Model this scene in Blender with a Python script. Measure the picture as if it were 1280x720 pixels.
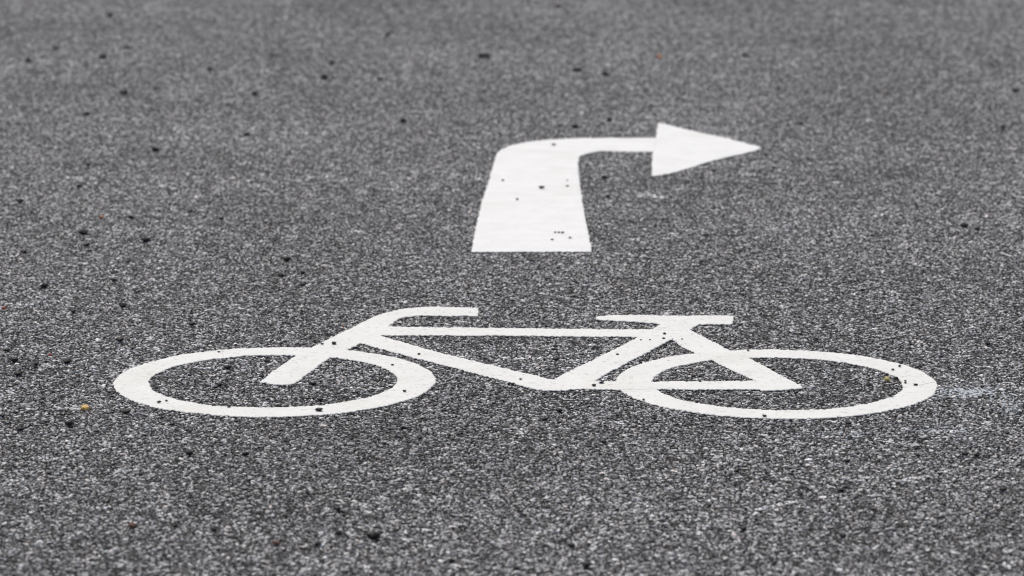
import bpy, bmesh, math, random
import numpy as np
from mathutils import Vector, noise

# ------------------------------------------------------------------ camera, sky, sun, exposure
sc = bpy.context.scene
for o in list(bpy.data.objects):
    bpy.data.objects.remove(o)
C = sc.collection

cam_data = bpy.data.cameras.new('camera')
cam = bpy.data.objects.new('camera', cam_data)
C.objects.link(cam)
cam.location = (0.0, 0.0, 1.45)                       # a standing person's eye height
cam.rotation_euler = (math.radians(90.0 - 11.0), 0.0, 0.0)
cam_data.sensor_width = 36.0
cam_data.lens = 128.92
cam_data.clip_start = 0.05
cam_data.clip_end = 1000.0
cam_data.dof.use_dof = True
cam_data.dof.focus_distance = 6.75
cam_data.dof.aperture_fstop = 5.6
cam_data.dof.aperture_blades = 8
sc.camera = cam

SUN_ELEV, SUN_ROT = math.radians(58.0), math.radians(-22.0)
world = bpy.data.worlds.new('World')
sc.world = world
world.use_nodes = True
wn = world.node_tree.nodes
wn.clear()
sky = wn.new('ShaderNodeTexSky')
sky.sky_type = 'NISHITA'
sky.sun_disc = False
sky.sun_elevation = SUN_ELEV
sky.sun_rotation = SUN_ROT
sky.air_density = 0.8
sky.dust_density = 4.2
sky.ozone_density = 0.6
bg = wn.new('ShaderNodeBackground')
bg.inputs['Strength'].default_value = 0.08
wo = wn.new('ShaderNodeOutputWorld')
world.node_tree.links.new(sky.outputs[0], bg.inputs['Color'])
world.node_tree.links.new(bg.outputs[0], wo.inputs['Surface'])

sun_data = bpy.data.lights.new('sun', 'SUN')
sun_data.energy = 1.4
sun_data.angle = math.radians(10.0)
sun_data.color = (1.0, 0.965, 0.875)
sun = bpy.data.objects.new('sun', sun_data)
C.objects.link(sun)
sun.location = (0, 8, 20)
to_sun = Vector((math.sin(SUN_ROT) * math.cos(SUN_ELEV), math.cos(SUN_ROT) * math.cos(SUN_ELEV), math.sin(SUN_ELEV)))
sun.rotation_euler = to_sun.to_track_quat('Z', 'Y').to_euler()

sc.view_settings.view_transform = 'Standard'
sc.view_settings.look = 'None'
sc.view_settings.gamma = 1.0
sc.view_settings.use_curve_mapping = False
sc.view_settings.exposure = 0.52
sc.render.engine = 'CYCLES'
sc.cycles.pixel_filter_type = 'BLACKMAN_HARRIS'
sc.cycles.filter_width = 1.1

random.seed(7)
rng = np.random.default_rng(11)
PI = math.pi

# ------------------------------------------------------------------ measurements, metres on the ground plane
FRONT_RIM, FRONT_HOLE, REAR_RIM, REAR_HOLE = [[-0.4335, 6.5477, 0.2934, 0.2946], [-0.4366, 6.5484, 0.2262, 0.2237], [0.4818, 6.5307, 0.2921, 0.2917], [0.4827, 6.5275, 0.2278, 0.2223]]
OUTLINE = {
    'fork_and_handlebar': [(-0.4607, 6.5385), (-0.4442, 6.5202), (-0.418, 6.5088), (-0.4017, 6.5155), (-0.3939, 6.5317), (-0.382, 6.5793), (-0.3641, 6.6589), (-0.3409, 6.7534), (-0.3117, 6.8202), (-0.293, 6.8816), (-0.2634, 6.9533), (-0.2414, 7.038), (-0.2293, 7.1024), (-0.2144, 7.1343), (-0.1797, 7.1471), (-0.1113, 7.1455), (-0.0664, 7.1407), (-0.0672, 7.2233), (-0.1126, 7.234), (-0.1658, 7.2381), (-0.2009, 7.2233), (-0.2324, 7.2029), (-0.263, 7.1624), (-0.2885, 7.1024), (-0.3237, 7.0046), (-0.358, 6.9094), (-0.3846, 6.8313), (-0.411, 6.762), (-0.4377, 6.6484)],
    'top_tube': [(-0.2539, 7.0388), (-0.1253, 7.0317), (0.0, 7.024), (0.125, 7.0147), (0.2842, 7.0123), (0.2597, 6.9381), (0.235, 6.9396), (0.1238, 6.9434), (-0.031, 6.951), (-0.2479, 6.9533), (-0.2696, 6.9548)],
    'down_tube': [(-0.2767, 6.9777), (-0.2637, 6.9624), (-0.1833, 6.8534), (-0.1055, 6.7548), (-0.0298, 6.6716), (0.0074, 6.6296), (0.0732, 6.5554), (0.1063, 6.6137), (0.1101, 6.4814), (0.0736, 6.4609), (0.0578, 6.4629), (0.0434, 6.4715), (0.0073, 6.5149), (-0.0293, 6.5643), (-0.1039, 6.6519), (-0.1805, 6.744), (-0.2512, 6.8276), (-0.293, 6.8816), (-0.299, 6.9169)],
    'seat_tube': [(0.0747, 6.5574), (0.1189, 6.6589), (0.1979, 6.8276), (0.2458, 6.9396), (0.2733, 7.0123), (0.2975, 7.0708), (0.3313, 7.0866), (0.3476, 7.0317), (0.3257, 6.9624), (0.3039, 6.9056), (0.2495, 6.7801), (0.1929, 6.6484), (0.1499, 6.5479), (0.1483, 6.4748), (0.1157, 6.4735), (0.0751, 6.4609)],
    'seat_stay': [(0.3229, 7.0395), (0.3445, 7.0317), (0.349, 7.0046), (0.3744, 6.9282), (0.4139, 6.8129), (0.4475, 6.744), (0.4902, 6.6033), (0.5271, 6.4994), (0.5271, 6.4814), (0.506, 6.4701), (0.448, 6.4682), (0.4474, 6.5466), (0.4232, 6.593), (0.388, 6.6871), (0.3785, 6.719), (0.3478, 6.7801), (0.3039, 6.9056)],
    'chain_stay': [(0.1432, 6.5439), (0.1855, 6.5385), (0.2629, 6.5385), (0.3798, 6.5398), (0.4474, 6.5473), (0.4668, 6.5317), (0.4568, 6.4701), (0.3761, 6.4741), (0.2603, 6.4735), (0.1879, 6.4695), (0.1418, 6.4754)],
    'saddle': [(0.1643, 7.1183), (0.1708, 7.1383), (0.2071, 7.1568), (0.2467, 7.1503), (0.3053, 7.1439), (0.3657, 7.1431), (0.4297, 7.1503), (0.439, 7.1407), (0.4355, 7.0693), (0.4283, 7.0583), (0.3693, 7.0575), (0.3557, 7.0356), (0.3462, 7.0023), (0.3209, 6.9946), (0.2732, 7.0085), (0.2939, 7.0575), (0.2754, 7.0685), (0.2445, 7.0858), (0.1857, 7.0977), (0.17, 7.1024)],
    'shaft': [(-0.0888, 7.8461), (-0.0832, 8.1141), (-0.0719, 8.4811), (-0.0544, 8.8501), (-0.041, 9.2067), (-0.0352, 9.2713), (-0.0083, 9.3571), (0.0245, 9.41), (0.0851, 9.4581), (0.1568, 9.483), (0.2125, 9.4941), (0.2721, 9.4941), (0.38, 9.4955), (0.3606, 9.2594), (0.2657, 9.2621), (0.2292, 9.2767), (0.2017, 9.2435), (0.1757, 9.2054), (0.1666, 9.1482), (0.164, 8.8817), (0.1649, 8.5714), (0.1694, 8.1688), (0.1745, 7.85)],
    'arrow_head': [(0.3773, 9.4955), (0.39, 9.7319), (0.3965, 9.7553), (0.4225, 9.7202), (0.4865, 9.5966), (0.5571, 9.4997), (0.6053, 9.4032), (0.6421, 9.3355), (0.6295, 9.2846), (0.557, 9.1871), (0.5005, 9.1095), (0.4434, 9.0005), (0.3992, 8.9259), (0.3709, 8.894), (0.3432, 8.8671), (0.3476, 9.0105), (0.3589, 9.2581)],
}
STONES = {
    'on_fork': [(-0.3634, 6.8645, 0.0046), (-0.3406, 6.8682, 0.0077)],
    'on_front_wheel': [(-0.6278, 6.3625, 0.0057), (-0.6158, 6.3754, 0.0043), (-0.5547, 6.791, 0.0045), (-0.501, 6.3286, 0.0057), (-0.34, 6.2989, 0.0099), (-0.2228, 6.6786, 0.0045), (-0.1939, 6.4516, 0.0058)],
    'in_front_wheel': [(-0.5305, 6.5068, 0.0087), (-0.5277, 6.6505, 0.0119), (-0.4603, 6.5793, 0.0088), (-0.4584, 6.7083, 0.009), (-0.4127, 6.335, 0.0085), (-0.3608, 6.5135, 0.0102), (-0.3423, 6.3799, 0.01)],
    'on_down_tube': [(-0.1756, 6.7714, 0.0045), (0.0154, 6.552, 0.0044)],
    'above_front': [(-0.9679, 7.4452, 0.0132), (-0.8763, 7.1826, 0.0112), (-0.8311, 7.5126, 0.01), (-0.7833, 7.2365, 0.0129), (-0.7537, 6.9019, 0.0138), (-0.6278, 7.0489, 0.011), (-0.486, 7.5714, 0.0101), (-0.4409, 7.5956, 0.0101), (-0.4355, 7.4687, 0.0083)],
    'below_front': [(-0.6784, 6.2844, 0.0127), (-0.5891, 6.1917, 0.0083), (-0.1871, 6.1632, 0.0083)],
    'on_seat_tube': [(0.1989, 6.7714, 0.0045), (0.2478, 6.9056, 0.0031), (0.2655, 6.9056, 0.0031), (0.2922, 6.9192, 0.0046), (0.2958, 6.9624, 0.0047), (0.3274, 6.9131, 0.0031)],
    'on_chain_stay': [(0.1488, 6.4981, 0.0058), (0.1631, 6.5216, 0.0073), (0.343, 6.5351, 0.0044)],
    'on_rear_wheel': [(0.2347, 6.3818, 0.0043), (0.4417, 6.2532, 0.0056), (0.4477, 6.8056, 0.0046), (0.6117, 6.7946, 0.0045), (0.6781, 6.4143, 0.0086), (0.7049, 6.6345, 0.0044), (0.7163, 6.5216, 0.0036), (0.718, 6.5385, 0.0037), (0.7206, 6.6645, 0.0045), (0.7331, 6.5048, 0.0065)],
    'in_frame': [(0.0825, 6.7226, 0.0105)],
    'below_frame': [(0.0572, 6.2285, 0.0084), (0.0827, 6.297, 0.0099)],
    'in_rear_wheel': [(0.6487, 6.5115, 0.0087), (0.7037, 6.5656, 0.0073)],
    'left_front': [(-0.9591, 6.8092, 0.0106), (-0.9312, 6.714, 0.0135), (-0.9096, 6.5978, 0.0133), (-0.8929, 6.2595, 0.0084), (-0.8874, 6.6835, 0.009), (-0.8461, 6.1523, 0.011), (-0.8383, 6.3993, 0.0072), (-0.8322, 6.7083, 0.0135), (-0.7669, 6.1917, 0.0125)],
    'low_right': [(0.3686, 5.8511, 0.0079), (0.5561, 5.923, 0.0093), (0.6787, 5.9664, 0.0067), (0.7586, 5.9704, 0.0094), (0.777, 5.9642, 0.0094)],
    'right_rear': [(0.8494, 6.1272, 0.0082)],
    'top_left': [(-1.4654, 11.0301, 0.017), (-1.4172, 11.3301, 0.0249), (-1.3437, 12.194, 0.0188), (-1.2471, 11.1051, 0.0195), (-1.1967, 11.3497, 0.0225), (-1.102, 10.33, 0.0182)],
    'left_far': [(-1.159, 9.9025, 0.0153), (-1.0571, 9.0332, 0.012), (-1.04, 8.7045, 0.0135), (-0.9108, 9.266, 0.0164), (-0.6966, 9.5318, 0.0147), (-0.2921, 9.7773, 0.0172)],
    'top_mid': [(-0.8996, 10.847, 0.0143), (-0.7299, 11.1562, 0.0221), (-0.7283, 10.2974, 0.0181), (-0.5495, 10.6385, 0.0187), (-0.5425, 10.9783, 0.0169), (-0.3955, 11.665, 0.018), (-0.384, 10.6125, 0.014)],
    'top_arrow': [(-0.0844, 11.1372, 0.0368), (0.1556, 12.4646, 0.0274), (0.1912, 10.8111, 0.0286), (0.2758, 10.7276, 0.0165)],
    'by_arrow': [(0.1684, 9.6739, 0.0171), (0.2256, 8.8404, 0.0137), (0.2273, 8.5657, 0.0095), (0.2624, 9.7979, 0.013), (0.4314, 8.044, 0.0107), (0.4627, 8.8356, 0.0078), (0.4673, 8.8878, 0.0079), (0.4979, 8.9457, 0.0079)],
    'on_shaft': [(-0.0222, 8.7994, 0.0058), (0.0123, 8.5204, 0.0057), (0.0708, 8.6811, 0.0096), (0.0885, 7.9869, 0.0053), (0.0967, 8.0784, 0.0045), (0.1047, 8.0784, 0.0045), (0.1074, 9.3598, 0.0083), (0.1127, 8.0743, 0.0063), (0.1287, 8.0078, 0.0053), (0.1329, 8.7115, 0.0058), (0.1341, 8.7934, 0.0049)],
    'left_mid': [(-1.1542, 8.4834, 0.015), (-1.0601, 7.8346, 0.0122), (-0.9575, 8.0672, 0.0161), (-0.9333, 7.9179, 0.0105), (-0.9203, 7.8538, 0.0087), (-0.8732, 8.275, 0.011), (-0.8093, 7.971, 0.0159), (-0.7425, 8.3546, 0.0092), (-0.6634, 8.2538, 0.011), (-0.5221, 7.9839, 0.0089), (-0.4839, 7.7493, 0.0138)],
    'right_mid': [(0.8744, 8.2085, 0.0073), (1.0221, 8.1667, 0.0163), (1.0473, 8.1223, 0.0108)],
    'above_rear': [(0.7208, 7.4046, 0.0099), (0.9109, 6.872, 0.0092)],
    'top_right': [(0.7152, 11.1562, 0.0245), (1.4355, 10.3596, 0.016)],
    'right_far': [(0.7738, 9.729, 0.0129), (1.3079, 9.6667, 0.0128)],
    'low_left': [(-0.7591, 5.8418, 0.0079), (-0.5398, 5.9715, 0.0107), (-0.446, 5.9715, 0.0094)],
    'bottom_left': [(-0.5219, 5.5014, 0.0087), (-0.4599, 5.4771, 0.0087)],
    'bottom_mid': [(-0.3542, 5.5643, 0.0063), (-0.294, 5.3916, 0.0097), (-0.2746, 5.6003, 0.0101), (-0.2653, 5.4546, 0.0098), (-0.2116, 5.4307, 0.0172), (-0.1782, 5.4743, 0.0086), (-0.0903, 5.295, 0.0084)],
    'bottom_center': [(0.0065, 5.2546, 0.0083), (0.0897, 5.379, 0.0097), (0.1107, 5.268, 0.0119)],
    'low_mid': [(-0.1563, 6.0874, 0.0068), (0.1569, 6.058, 0.0082)],
    'bottom_right': [(0.3122, 5.6281, 0.0076), (0.3567, 5.4825, 0.0099), (0.5063, 5.4393, 0.0098), (0.5283, 5.7262, 0.009), (0.5681, 5.6058, 0.0076), (0.7898, 5.7262, 0.0103)],
    'below_rear': [(0.442, 6.1236, 0.0069), (0.5837, 6.1978, 0.0083)],
}
SEAM = [(-0.5492, 6.822), (-0.549, 6.791), (-0.5431, 6.757)]
CRACK = [(0.7725, 6.5345), (0.7626, 6.5283), (0.7495, 6.5149), (0.74, 6.5081)]

# ------------------------------------------------------------------ helpers
def obj(name, me, mat=None, parent=None):
    o = bpy.data.objects.new(name, me)
    C.objects.link(o)
    if mat is not None and me is not None and not me.materials:
        me.materials.append(mat)
    if parent is not None:
        o.parent = parent
    return o

def tag(o, label=None, cat=None, group=None, kind=None):
    if label: o['label'] = label
    if cat: o['category'] = cat
    if group: o['group'] = group
    if kind: o['kind'] = kind
    return o

def new_mat(name):
    m = bpy.data.materials.new(name)
    m.use_nodes = True
    nt = m.node_tree
    return m, nt, nt.nodes['Principled BSDF']

def N(nt, t, **kw):
    n = nt.nodes.new(t)
    for k, v in kw.items():
        setattr(n, k, v)
    return n

def link(nt, a, b):
    nt.links.new(a, b)

def math_node(nt, op, a, b=None):
    n = N(nt, 'ShaderNodeMath', operation=op)
    for i, v in enumerate((a, b)):
        if v is None: continue
        if isinstance(v, (int, float)): n.inputs[i].default_value = v
        else: link(nt, v, n.inputs[i])
    return n.outputs[0]

def ramp(nt, fac, stops, interp='LINEAR'):
    r = N(nt, 'ShaderNodeValToRGB')
    r.color_ramp.interpolation = interp
    e = r.color_ramp.elements
    while len(e) < len(stops): e.new(0.5)
    for el, (p, c) in zip(e, stops):
        el.position = p
        el.color = (c, c, c, 1) if isinstance(c, (int, float)) else (*c, 1)
    link(nt, fac, r.inputs[0])
    return r.outputs[0]

def mul_color(nt, a, b, fac=1.0):
    m = N(nt, 'ShaderNodeMix', data_type='RGBA', blend_type='MULTIPLY')
    m.inputs[0].default_value = fac
    link(nt, a, m.inputs[6]); link(nt, b, m.inputs[7])
    return m.outputs[2]

def tex_noise(nt, vec, scale, detail=2.0, rough=0.5):
    n = N(nt, 'ShaderNodeTexNoise')
    n.inputs['Scale'].default_value = scale
    n.inputs['Detail'].default_value = detail
    n.inputs['Roughness'].default_value = rough
    link(nt, vec, n.inputs['Vector'])
    return n.outputs[0]

STONE_STOPS = [(0.0, (0.018, 0.018, 0.018)), (0.26, (0.060, 0.060, 0.0595)), (0.50, (0.205, 0.205, 0.203)),
               (0.70, (0.43, 0.43, 0.426)), (0.84, (0.72, 0.72, 0.713)), (1.0, (0.90, 0.90, 0.89))]
TINT_STOPS = [(0.0, (0.98, 1.0, 1.01)), (0.45, (1.0, 1.0, 1.0)), (0.80, (1.03, 0.99, 0.98)),
              (0.955, (1.05, 0.99, 0.955)), (0.985, (1.09, 0.94, 0.89)), (1.0, (0.94, 0.99, 1.06))]

def wear_mask(nt):
    """slow tone changes of the trafficked surface"""
    g = N(nt, 'ShaderNodeNewGeometry')
    a = ramp(nt, tex_noise(nt, g.outputs['Position'], 1.4, 4.0), [(0.30, 0.80), (0.70, 1.12)])
    b = ramp(nt, tex_noise(nt, g.outputs['Position'], 9.0, 2.0), [(0.30, 0.88), (0.72, 1.10)])
    c = ramp(nt, tex_noise(nt, g.outputs['Position'], 30.0, 3.0), [(0.30, 0.64), (0.70, 1.32)])
    return mul_color(nt, mul_color(nt, a, b), c)

# aggregate chippings: one tone for each stone
m_agg, nt, bs = new_mat('asphalt_chippings')
at = N(nt, 'ShaderNodeAttribute', attribute_name='tone')
oi = N(nt, 'ShaderNodeObjectInfo')
t1 = math_node(nt, 'FRACT', math_node(nt, 'ADD', at.outputs['Fac'], oi.outputs['Random']))
t2 = math_node(nt, 'FRACT', math_node(nt, 'MULTIPLY', t1, 57.31))
col = mul_color(nt, ramp(nt, t1, STONE_STOPS), ramp(nt, t2, TINT_STOPS))
col = mul_color(nt, col, wear_mask(nt))
gpos = N(nt, 'ShaderNodeNewGeometry').outputs['Position']
grain = ramp(nt, tex_noise(nt, gpos, 900.0, 2.0), [(0.3, 0.78), (0.7, 1.2)])
col = mul_color(nt, col, grain)
link(nt, col, bs.inputs['Base Color'])
bs.inputs['Roughness'].default_value = 0.62
bs.inputs['Specular IOR Level'].default_value = 0.35

# bitumen between the stones
m_binder, nt, bs = new_mat('asphalt_bitumen')
gpos = N(nt, 'ShaderNodeNewGeometry').outputs['Position']
link(nt, ramp(nt, tex_noise(nt, gpos, 260.0, 3.0), [(0.3, 0.016), (0.7, 0.042)]), bs.inputs['Base Color'])
bs.inputs['Roughness'].default_value = 0.8

# the far road, stones too small to tell apart
m_road, nt, bs = new_mat('asphalt_far')
gpos = N(nt, 'ShaderNodeNewGeometry').outputs['Position']
vo = N(nt, 'ShaderNodeTexVoronoi')
vo.inputs['Scale'].default_value = 150.0
link(nt, gpos, vo.inputs['Vector'])
sep = N(nt, 'ShaderNodeSeparateColor'); link(nt, vo.outputs['Color'], sep.inputs[0])
col = mul_color(nt, ramp(nt, sep.outputs[0], STONE_STOPS), wear_mask(nt))
link(nt, col, bs.inputs['Base Color'])
bp = N(nt, 'ShaderNodeBump'); bp.invert = True
bp.inputs['Strength'].default_value = 0.9; bp.inputs['Distance'].default_value = 0.004
link(nt, vo.outputs['Distance'], bp.inputs['Height']); link(nt, bp.outputs[0], bs.inputs['Normal'])
bs.inputs['Roughness'].default_value = 0.8

# white thermoplastic
def paint_mat(name, base, pore):
    m, nt, bs = new_mat(name)
    gpos = N(nt, 'ShaderNodeNewGeometry').outputs['Position']
    c0 = ramp(nt, tex_noise(nt, gpos, 14.0, 4.0, 0.6), [(0.30, tuple(v * 0.93 for v in base)), (0.62, base)])
    pores = ramp(nt, tex_noise(nt, gpos, 105.0, 3.0, 0.65), [(0.0, 1.0), (pore, 1.0), (pore + 0.09, 0.86), (pore + 0.2, 0.5)])
    c1 = mul_color(nt, c0, pores)
    grime = ramp(nt, tex_noise(nt, gpos, 5.0, 3.0), [(0.55, (1, 1, 1)), (0.80, (0.93, 0.92, 0.88))])
    c1 = mul_color(nt, c1, grime)
    link(nt, c1, bs.inputs['Base Color'])
    h = math_node(nt, 'ADD', math_node(nt, 'MULTIPLY', tex_noise(nt, gpos, 120.0, 3.0), 1.0),
                  math_node(nt, 'MULTIPLY', tex_noise(nt, gpos, 420.0, 2.0), 0.35))
    bp = N(nt, 'ShaderNodeBump')
    bp.inputs['Strength'].default_value = 0.55; bp.inputs['Distance'].default_value = 0.0016
    link(nt, h, bp.inputs['Height']); link(nt, bp.outputs[0], bs.inputs['Normal'])
    bs.inputs['Roughness'].default_value = 0.75
    bs.inputs['Specular IOR Level'].default_value = 0.25
    return m
m_paint_bike = paint_mat('white_thermoplastic', (0.79, 0.80, 0.775), 0.55)
m_paint_arrow = paint_mat('fresh_white_thermoplastic', (0.82, 0.83, 0.825), 0.60)

def simple_mat(name, a, b, scale=300.0, rough=0.7):
    m, nt, bs = new_mat(name)
    gpos = N(nt, 'ShaderNodeTexCoord').outputs['Object']
    link(nt, ramp(nt, tex_noise(nt, gpos, scale, 3.0), [(0.3, a), (0.7, b)]), bs.inputs['Base Color'])
    bs.inputs['Roughness'].default_value = rough
    return m
m_dark = simple_mat('black_stone', (0.005, 0.005, 0.0055), (0.014, 0.0135, 0.014))
m_yellow = simple_mat('yellow_chip', (0.88, 0.50, 0.13), (0.93, 0.64, 0.25))
m_pale_yellow = simple_mat('pale_yellow_chip', (0.82, 0.62, 0.24), (0.90, 0.76, 0.36))
m_orange = simple_mat('orange_chip', (0.55, 0.22, 0.08), (0.65, 0.30, 0.12))
m_red = simple_mat('red_chip', (0.30, 0.05, 0.03), (0.42, 0.09, 0.05))
m_brown = simple_mat('brown_chip', (0.10, 0.055, 0.035), (0.16, 0.085, 0.05))
m_smear = simple_mat('old_blue_white_paint', (0.50, 0.54, 0.57), (0.78, 0.81, 0.83), 700.0)
m_fleck = simple_mat('old_white_paint', (0.72, 0.72, 0.71), (0.84, 0.84, 0.83), 700.0)

m_seam = simple_mat('grey_seam', (0.30, 0.30, 0.29), (0.50, 0.50, 0.48), 300.0)
m_edge = simple_mat('shaded_grimy_paint_edge', (0.03, 0.03, 0.03), (0.16, 0.16, 0.155), 160.0)  # shadow line under the slab edges, painted into the side walls along with grit

# ------------------------------------------------------------------ road
STONE_TOP = 0.0034      # mean height of the stone tops over the bitumen
PAINT_TOP = 0.0052

bm = bmesh.new()
S = 300.0
for p in ((-S, -S), (S, -S), (S, S), (-S, S)):
    bm.verts.new((p[0], p[1], -0.004))
bm.faces.new(bm.verts)
me = bpy.data.meshes.new('road'); bm.to_mesh(me); bm.free()
road = tag(obj('road', me, m_road), 'dark grey asphalt road surface with coarse pale aggregate', kind='structure')

TILE = 0.5
Y0, Y1 = 4.5, 15.5
def half_width(y):
    return 0.155 * y + 0.45
cells = []
y = Y0
while y < Y1:
    w = int(math.ceil(half_width(y + TILE) / TILE))
    for i in range(-w, w):
        cells.append((i * TILE + TILE / 2, y + TILE / 2))
    y += TILE

bm = bmesh.new()
for (cx, cy) in cells:
    q = [bm.verts.new((cx + a * TILE / 2, cy + b * TILE / 2, 0.0)) for a, b in ((-1, -1), (1, -1), (1, 1), (-1, 1))]
    bm.faces.new(q)
bmesh.ops.remove_doubles(bm, verts=bm.verts, dist=1e-4)
me = bpy.data.meshes.new('bitumen'); bm.to_mesh(me); bm.free()
tag(obj('bitumen', me, m_binder, road), 'black bitumen in the gaps between the stones')

# icosahedron as the seed of every stone
bm = bmesh.new()
bmesh.ops.create_icosphere(bm, subdivisions=1, radius=1.0)
ICO_V = np.array([v.co[:] for v in bm.verts]); ICO_F = np.array([[v.index for v in f.verts] for f in bm.faces])
bm.free()

def stone_mesh(name, xs, ys, radii, tops, flat=0.62, tones=None):
    """many crushed stones joined into one mesh, tops at the given heights"""
    n = len(xs)
    V = np.repeat(ICO_V[None], n, 0)
    V = V * rng.uniform(0.68, 1.18, (n, len(ICO_V), 1))
    el = rng.uniform(0.75, 1.30, n)
    V = V * np.stack([radii * el, radii / el, radii * rng.uniform(flat - .15, flat + .2, n)], 1)[:, None, :]
    a = rng.uniform(0, 2 * PI, n); b = rng.normal(0, 0.26, n)
    cb, sb = np.cos(b)[:, None], np.sin(b)[:, None]
    X, Z = V[..., 0] * cb - V[..., 2] * sb, V[..., 0] * sb + V[..., 2] * cb
    ca, sa = np.cos(a)[:, None], np.sin(a)[:, None]
    X, Y = X * ca - V[..., 1] * sa, X * sa + V[..., 1] * ca
    Z = Z - Z.max(1, keepdims=True) + np.asarray(tops)[:, None]
    P = np.stack([X + np.asarray(xs)[:, None], Y + np.asarray(ys)[:, None], Z], 2).reshape(-1, 3)
    F = (ICO_F[None] + (np.arange(n) * len(ICO_V))[:, None, None]).reshape(-1, 3)
    me = bpy.data.meshes.new(name)
    me.from_pydata(P.tolist(), [], F.tolist())
    at = me.attributes.new('tone', 'FLOAT', 'POINT')
    t = rng.uniform(0, 1, n) if tones is None else tones
    at.data.foreach_set('value', np.repeat(t, len(ICO_V)).astype(np.float32))
    return me

def tile_mesh(k, pitch=0.0044):
    nx = int(round(TILE / pitch)); ny = int(round(TILE / (pitch * 0.92)))
    gx, gy = np.meshgrid(np.arange(nx), np.arange(ny))
    px = (gx + 0.5 * (gy % 2) + rng.uniform(-0.42, 0.42, gx.shape)) * TILE / nx - TILE / 2
    py = (gy + rng.uniform(-0.42, 0.42, gx.shape)) * TILE / ny - TILE / 2
    keep = rng.uniform(0, 1, gx.shape) > 0.10
    px, py = px[keep], py[keep]
    n = len(px)
    r = np.clip(rng.lognormal(math.log(0.0024), 0.36, n), 0.0012, 0.0056)
    top = STONE_TOP + rng.normal(0, 0.00095, n) + (r - 0.0024) * 0.25
    top = np.clip(top, 0.0012, 0.0050)
    me = stone_mesh('chippings', px, py, r, top)
    me.materials.append(m_agg)
    return me

tiles = [bpy.data.objects.new('chippings', tile_mesh(k)) for k in range(4)]
pts = bpy.data.meshes.new('asphalt_aggregate')
pts.from_pydata([(x, y, 0.0) for x, y in cells], [], [])
a = pts.attributes.new('turn', 'FLOAT', 'POINT')
a.data.foreach_set('value', [random.randrange(4) * PI / 2 for _ in cells])
a = pts.attributes.new('pick', 'INT', 'POINT')
a.data.foreach_set('value', [random.randrange(4) for _ in cells])
agg = obj('asphalt_aggregate', pts, m_agg, road)
tag(agg, 'coarse grey stones packed in the road surface', kind='stuff')

ng = bpy.data.node_groups.new('spread_stones', 'GeometryNodeTree')
ng.interface.new_socket('Geometry', in_out='INPUT', socket_type='NodeSocketGeometry')
ng.interface.new_socket('Geometry', in_out='OUTPUT', socket_type='NodeSocketGeometry')
gi = ng.nodes.new('NodeGroupInput'); go = ng.nodes.new('NodeGroupOutput')
iop = ng.nodes.new('GeometryNodeInstanceOnPoints')
iop.inputs['Pick Instance'].default_value = True
jn = ng.nodes.new('GeometryNodeJoinGeometry')
for t in tiles:
    n = ng.nodes.new('GeometryNodeObjectInfo')
    n.inputs['Object'].default_value = t
    n.inputs['As Instance'].default_value = True
    ng.links.new(n.outputs['Geometry'], jn.inputs[0])
at_turn = ng.nodes.new('GeometryNodeInputNamedAttribute'); at_turn.data_type = 'FLOAT'
at_turn.inputs['Name'].default_value = 'turn'
at_pick = ng.nodes.new('GeometryNodeInputNamedAttribute'); at_pick.data_type = 'INT'
at_pick.inputs['Name'].default_value = 'pick'
cx = ng.nodes.new('ShaderNodeCombineXYZ')
ng.links.new(at_turn.outputs['Attribute'], cx.inputs['Z'])
ng.links.new(gi.outputs[0], iop.inputs['Points'])
ng.links.new(jn.outputs[0], iop.inputs['Instance'])
ng.links.new(at_pick.outputs['Attribute'], iop.inputs['Instance Index'])
ng.links.new(cx.outputs[0], iop.inputs['Rotation'])
ng.links.new(iop.outputs[0], go.inputs[0])
md = agg.modifiers.new('spread_stones', 'NODES'); md.node_group = ng

# ------------------------------------------------------------------ painted markings
def soften(pts, rounds=2, corner=math.radians(42)):
    """corner cutting that leaves sharp corners alone"""
    for _ in range(rounds):
        out = []
        n = len(pts)
        for i in range(n):
            p, c, q = Vector(pts[i - 1]), Vector(pts[i]), Vector(pts[(i + 1) % n])
            a, b = c - p, q - c
            if a.length < 1e-6 or b.length < 1e-6 or abs(a.angle(b)) > corner:
                out.append(tuple(c))
            else:
                out.append(tuple(c - a * 0.25)); out.append(tuple(c + b * 0.25))
        pts = out
    return pts

def dense(pts, step):
    out = []
    n = len(pts)
    for i in range(n):
        p, q = Vector(pts[i]), Vector(pts[(i + 1) % n])
        k = max(1, int(round((q - p).length / step)))
        out += [p.lerp(q, j / k) for j in range(k)]
    return out

def area(pts):
    return sum(pts[i - 1][0] * pts[i][1] - pts[i][0] * pts[i - 1][1] for i in range(len(pts))) / 2

def loop_rings(pts, outward, seed, jit):
    """ragged outline -> foot, shoulder and lip rings (2D points with heights)"""
    n = len(pts)
    nrm = []
    for i in range(n):
        d = (pts[(i + 1) % n] - pts[i - 1])
        d = Vector((d.y, -d.x))
        nrm.append(d.normalized() if d.length > 1e-9 else Vector((0, 0)))
    if area(pts) < 0: nrm = [-v for v in nrm]
    if not outward: nrm = [-v for v in nrm]
    base = []
    for p, v in zip(pts, nrm):
        w = noise.noise((p.x * 190, p.y * 150, seed)) * 1.2 + noise.noise((p.x * 25, p.y * 20, seed + 5)) * 0.8
        base.append(p + Vector((v.x, v.y * 2.6)) * (w * jit))   # the screed drags the edge along the lane
    return [p + v * 0.0010 for p, v in zip(base, nrm)], base, [p - v * 0.0013 for p, v in zip(base, nrm)]

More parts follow.
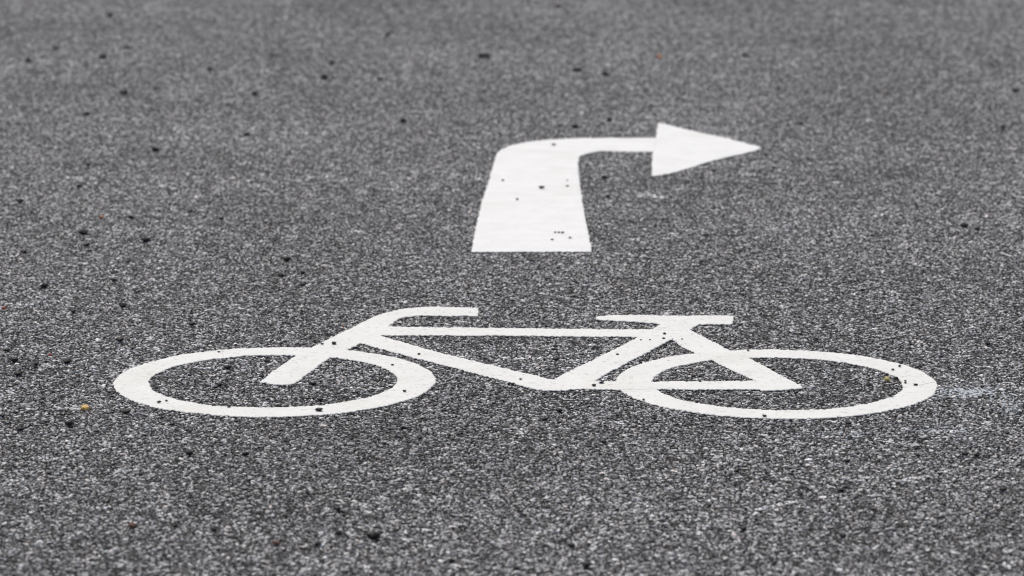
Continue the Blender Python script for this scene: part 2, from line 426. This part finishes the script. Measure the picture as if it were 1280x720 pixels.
def marking_mesh(name, loops, top, origin, seed, mat, jit=0.0024):
    """loops: outer outline first, holes after; a slab of paint with rounded, ragged edges"""
    bm = bmesh.new()
    lips = []
    for k, lp in enumerate(loops):
        foot, should, lip = loop_rings(lp, k == 0, seed + k * 3, jit)
        rings = []
        for ring, z in ((foot, 0.0002), (should, top - 0.0011), (lip, top)):
            rings.append([bm.verts.new((p.x - origin[0], p.y - origin[1],
                          z + (noise.noise((p.x * 150, p.y * 110, seed + 9)) * 0.0001 if z > 0.001 else 0))) for p in ring])
        n = len(lp)
        for a, b in ((0, 1), (1, 2)):
            for i in range(n):
                j = (i + 1) % n
                f = bm.faces.new((rings[a][i], rings[a][j], rings[b][j], rings[b][i]))
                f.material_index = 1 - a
        lips += [bm.edges.get((rings[2][i], rings[2][(i + 1) % n])) for i in range(n)]
    bmesh.ops.triangle_fill(bm, edges=lips, use_beauty=True, use_dissolve=False)
    bmesh.ops.recalc_face_normals(bm, faces=bm.faces)
    top_f = max(bm.faces, key=lambda f: f.calc_area())
    if top_f.normal.z < 0:
        bmesh.ops.reverse_faces(bm, faces=bm.faces)
    me = bpy.data.meshes.new(name); bm.to_mesh(me); bm.free()
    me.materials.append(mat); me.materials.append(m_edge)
    return me

def ring_pts(c, step):
    n = int(2 * PI * c[2] / step)
    return [Vector((c[0] + c[2] * math.cos(2 * PI * i / n), c[1] + c[3] * math.sin(2 * PI * i / n))) for i in range(n)]

STEP = 0.0030
BO = (0.024, 6.55, 0.0)
bike = obj('bicycle_marking', None); bike.location = BO
tag(bike, 'white bicycle symbol painted on the asphalt', 'road marking')
lift = 0.0
for nm, rim, hole in (('front_wheel', FRONT_RIM, FRONT_HOLE), ('rear_wheel', REAR_RIM, REAR_HOLE)):
    obj(nm, marking_mesh(nm, [ring_pts(rim, STEP), ring_pts(hole, STEP)], PAINT_TOP, BO, len(nm), m_paint_bike), m_paint_bike, bike)
for nm in ('fork_and_handlebar', 'top_tube', 'down_tube', 'seat_tube', 'seat_stay', 'chain_stay', 'saddle'):
    lift += 0.00006
    lp = dense(soften(OUTLINE[nm]), STEP)
    obj(nm, marking_mesh(nm, [lp], PAINT_TOP + lift, BO, len(nm) * 1.7, m_paint_bike), m_paint_bike, bike)

def seam_line(name, parent, pts, w, top):
    """a hairline joint: a thin raised bead of grime following the points"""
    bm = bmesh.new()
    rows = []
    for i, p in enumerate(pts):
        q, r_ = Vector(pts[max(0, i - 1)]), Vector(pts[min(len(pts) - 1, i + 1)])
        d = (r_ - q).normalized(); n = Vector((-d.y, d.x)) * w / 2
        c = Vector(p) - Vector(BO[:2])
        rows.append([bm.verts.new((c.x - n.x, c.y - n.y, top - 0.0008)), bm.verts.new((c.x, c.y, top + 0.0004)), bm.verts.new((c.x + n.x, c.y + n.y, top - 0.0008))])
    for a, b in zip(rows, rows[1:]):
        for k in (0, 1): bm.faces.new((a[k], a[k + 1], b[k + 1], b[k]))
    me = bpy.data.meshes.new(name); bm.to_mesh(me); bm.free()
    o = obj(name, me, m_seam, parent)
wheels = {o.name: o for o in bike.children}
seam_line('seam', wheels['front_wheel'], SEAM, 0.0022, PAINT_TOP)
seam_line('crack', wheels['rear_wheel'], CRACK, 0.0028, PAINT_TOP)

AO = (0.1, 8.2, 0.0)
arrow = obj('arrow_marking', None); arrow.location = AO
tag(arrow, 'white right turn arrow painted on the asphalt beyond the bicycle', 'road marking')
for k, nm in enumerate(('shaft', 'arrow_head')):
    lp = dense(soften(OUTLINE[nm]), STEP * 1.3)
    obj(nm, marking_mesh(nm, [lp], PAINT_TOP + k * 0.00015, AO, 31 + k, m_paint_arrow), m_paint_arrow, arrow)

# ------------------------------------------------------------------ old paint left on the stones
def paint_remains(name, label, blobs, mat, cat, tops=0.0049, size=(0.0016, 0.0036)):
    xs, ys = [], []
    for (cx, cy, sx, sy, n) in blobs:
        xs += list(rng.normal(cx, sx, n)); ys += list(rng.normal(cy, sy, n))
    xs, ys = np.array(xs), np.array(ys)
    n = len(xs)
    me = stone_mesh(name, xs - blobs[0][0], ys - blobs[0][1], rng.uniform(size[0], size[1], n), rng.normal(tops, 0.0004, n), 0.55)
    o = obj(name, me, mat); o.location = (blobs[0][0], blobs[0][1], 0)
    tag(o, label, cat, kind='stuff')
    return o
paint_remains('paint_smear', 'faded bluish white paint smear just right of the rear wheel',
              [(0.815, 6.466, 0.024, 0.022, 190), (0.848, 6.455, 0.020, 0.016, 70), (0.885, 6.37, 0.024, 0.07, 90)], m_smear, 'paint smear')
paint_remains('paint_smear', 'faint pale paint smear on asphalt below the right end of rear wheel',
              [(0.745, 6.150, 0.030, 0.022, 60), (0.60, 6.135, 0.055, 0.018, 40)], m_smear, 'paint smear')
paint_remains('paint_fleck', 'small white paint flecks on asphalt under the arrow head',
              [(0.328, 8.585, 0.013, 0.012, 22), (0.306, 8.60, 0.004, 0.01, 4), (0.352, 8.565, 0.007, 0.01, 8)], m_fleck, 'paint fleck', 0.0062, (0.003, 0.006))
paint_remains('paint_fleck', 'faint white paint flecks on asphalt below the arrow tip',
              [(0.586, 8.90, 0.014, 0.015, 12), (0.66, 8.95, 0.01, 0.02, 7)], m_fleck, 'paint fleck', 0.0058, (0.0025, 0.005))
paint_remains('chalk_mark', 'small pale ring-shaped chalk mark near the left edge of the road',
              [(-0.9088 + 0.011 * math.cos(k), 6.445 + 0.03 * math.sin(k), 0.002, 0.004, 3) for k in range(6)], m_fleck, 'mark')
paint_remains('chalk_mark', 'thin pale streak beside the bright yellow chip left of the bicycle',
              [(-0.80 + 0.006 * k, 6.322, 0.003, 0.002, 3) for k in range(7)], m_fleck, 'mark')

# ------------------------------------------------------------------ loose stones
def loose_stone_mesh(k):
    r = random.Random(40 + k)
    bm = bmesh.new()
    bmesh.ops.create_icosphere(bm, subdivisions=2, radius=0.5)
    for v in bm.verts:
        d = noise.noise(v.co * 2.2 + Vector((k * 7.1, 0, 0))) * 0.28 + noise.noise(v.co * 5.0 + Vector((0, k * 3.3, 0))) * 0.10
        v.co *= 1.0 + d
        v.co.z *= 0.72
    zmin = min(v.co.z for v in bm.verts)
    for v in bm.verts: v.co.z -= zmin
    me = bpy.data.meshes.new('loose_stone'); bm.to_mesh(me); bm.free()
    me.materials.append(m_dark)
    return me
STONE_MESHES = [loose_stone_mesh(k) for k in range(6)]

ZONES = {
    'on_shaft': 'dark specks of grit on the white arrow shaft',
    'on_fork': 'black stones on the white bicycle fork',
    'on_seat_tube': 'dark specks of grit on the white seat tube',
    'on_chain_stay': 'black stones on the white chain stay',
    'on_down_tube': 'dark specks of grit on the white down tube',
    'on_front_wheel': 'black stones on the white front wheel ring',
    'on_rear_wheel': 'black stones on the white rear wheel ring',
    'in_front_wheel': 'dark stones on asphalt inside the front wheel',
    'in_rear_wheel': 'dark stones on asphalt inside the rear wheel',
    'top_left': 'blurred dark stones in the far left corner',
    'top_mid': 'blurred dark stones far beyond the handlebar',
    'top_arrow': 'blurred dark stones beyond the turn arrow',
    'top_right': 'blurred dark stones in the far right corner',
    'left_far': 'dark stones level with the arrow bend, at left',
    'left_mid': 'dark stones left of the arrow shaft foot',
    'by_arrow': 'dark stones beside the arrow on asphalt',
    'right_far': 'dark stones level with the arrow tip, at right',
    'right_mid': 'dark stones well right of the arrow foot',
    'above_front': 'dark stones on asphalt beyond the front wheel',
    'above_rear': 'dark stones on asphalt beyond the rear wheel',
    'left_front': 'dark stones left of the front wheel',
    'below_front': 'dark stones touching asphalt just below the front wheel',
    'below_frame': 'dark stones just below the bicycle frame',
    'in_frame': 'dark stones inside the bicycle frame triangle',
    'below_rear': 'dark stones just below the rear wheel',
    'right_rear': 'dark stones right of the rear wheel',
    'low_left': 'dark stones between front wheel and near edge',
    'low_mid': 'dark stones between frame and near edge',
    'low_right': 'dark stones between rear wheel and near edge',
    'bottom_left': 'blurred dark stones at near left',
    'bottom_mid': 'blurred dark stones at near centre left',
    'bottom_center': 'blurred dark stones at near centre',
    'bottom_right': 'blurred dark stones at near right',
}
ORD = ['first', 'second', 'third', 'fourth', 'fifth', 'sixth', 'seventh', 'eighth', 'ninth', 'tenth', 'eleventh', 'twelfth']
for z, rows in STONES.items():
    phrase = ZONES[z]
    for i, (x, yy, w) in enumerate(rows):
        o = obj('loose_stone', STONE_MESHES[random.randrange(6)])
        on_paint = z.startswith('on_')
        o.location = (x, yy, PAINT_TOP + 0.0006 if on_paint else STONE_TOP + 0.0004)
        w *= 1.25 if on_paint else 1.1
        long = 1.9 if w > 0.022 else 1.0
        o.scale = (w * random.uniform(1.0, 1.25), w / long * random.uniform(0.8, 1.2), w / long * (random.uniform(0.5, 0.8) if on_paint else random.uniform(0.75, 1.0)))
        o.rotation_euler.z = 0 if long > 1 else random.uniform(-0.6, 0.6) + random.choice((0, PI))
        if len(rows) == 1:
            lab = 'single ' + phrase.replace('stones', 'stone').replace('specks', 'speck')
        else:
            lab = f'{ORD[i]} from left of the {phrase}'
        tag(o, lab, 'stone', 'loose dark stones scattered on the road')

# ------------------------------------------------------------------ coloured chips
def chip_mesh(k, pts, thick):
    r = random.Random(k)
    bm = bmesh.new()
    lo = [bm.verts.new((x, y, 0)) for x, y in pts]
    mid = [bm.verts.new((x * 1.04, y * 1.04, thick * (0.5 + r.uniform(-.15, .15)))) for x, y in pts]
    hi = [bm.verts.new((x * 0.86, y * 0.86, thick * (1 + r.uniform(-.2, .25)))) for x, y in pts]
    c = bm.verts.new((0.05, -0.02, thick * 1.25))
    n = len(pts)
    for a, b in ((lo, mid), (mid, hi)):
        for i in range(n):
            bm.faces.new((a[i], a[(i + 1) % n], b[(i + 1) % n], b[i]))
    for i in range(n): bm.faces.new((hi[i], hi[(i + 1) % n], c))
    bm.faces.new(lo[::-1])
    me = bpy.data.meshes.new('chip'); bm.to_mesh(me); bm.free()
    return me
JAG = [(0.5, -0.12), (0.42, 0.18), (0.18, 0.28), (0.06, 0.50), (-0.16, 0.30), (-0.48, 0.34), (-0.36, 0.02), (-0.50, -0.30), (-0.12, -0.34), (0.10, -0.50), (0.28, -0.30)]
BIT = [(0.5, 0.0), (0.30, 0.36), (-0.12, 0.45), (-0.48, 0.20), (-0.40, -0.28), (0.05, -0.48), (0.38, -0.32)]
for k, (x, yy, w, pts, th, mat, lab) in enumerate([
    (-0.7532, 6.3141, 0.0150, JAG, 0.40, m_yellow, 'bright orange yellow chip lying left of the front wheel'),
    (0.6858, 6.552, 0.0110, BIT, 0.55, m_pale_yellow, 'small pale yellow chip inside right end of the rear wheel'),
    (0.4492, 11.1183, 0.0150, BIT, 0.45, m_orange, 'blurred orange chip on asphalt beyond the arrow head'),
    (-0.9411, 8.2825, 0.0090, BIT, 0.40, m_orange, 'small orange brown chip far left, level with the arrow foot'),
    (-1.0195, 7.2168, 0.0085, BIT, 0.40, m_red, 'small red chip at left edge beyond the front wheel'),
    (-0.8720, 6.7693, 0.0065, BIT, 0.40, m_red, 'tiny red chip close to left of the front wheel'),
    (-0.3306, 7.0356, 0.0045, BIT, 0.40, m_red, 'tiny red chip against the upper edge of the stem'),
    (-0.5889, 5.5014, 0.0130, BIT, 0.35, m_brown, 'blurred brown chip at the near left'),
    (-0.3586, 5.3954, 0.0130, BIT, 0.35, m_brown, 'blurred brown chip at the near edge below the front wheel')]):
    o = obj('chip', chip_mesh(k, pts, th), mat)
    o.location = (x, yy, STONE_TOP + 0.0014)
    o.scale = (w, w, w)
    o.rotation_euler = (0.40, -0.06, 0.2 * k)
    tag(o, lab, 'chip', 'coloured chips lying on the road')
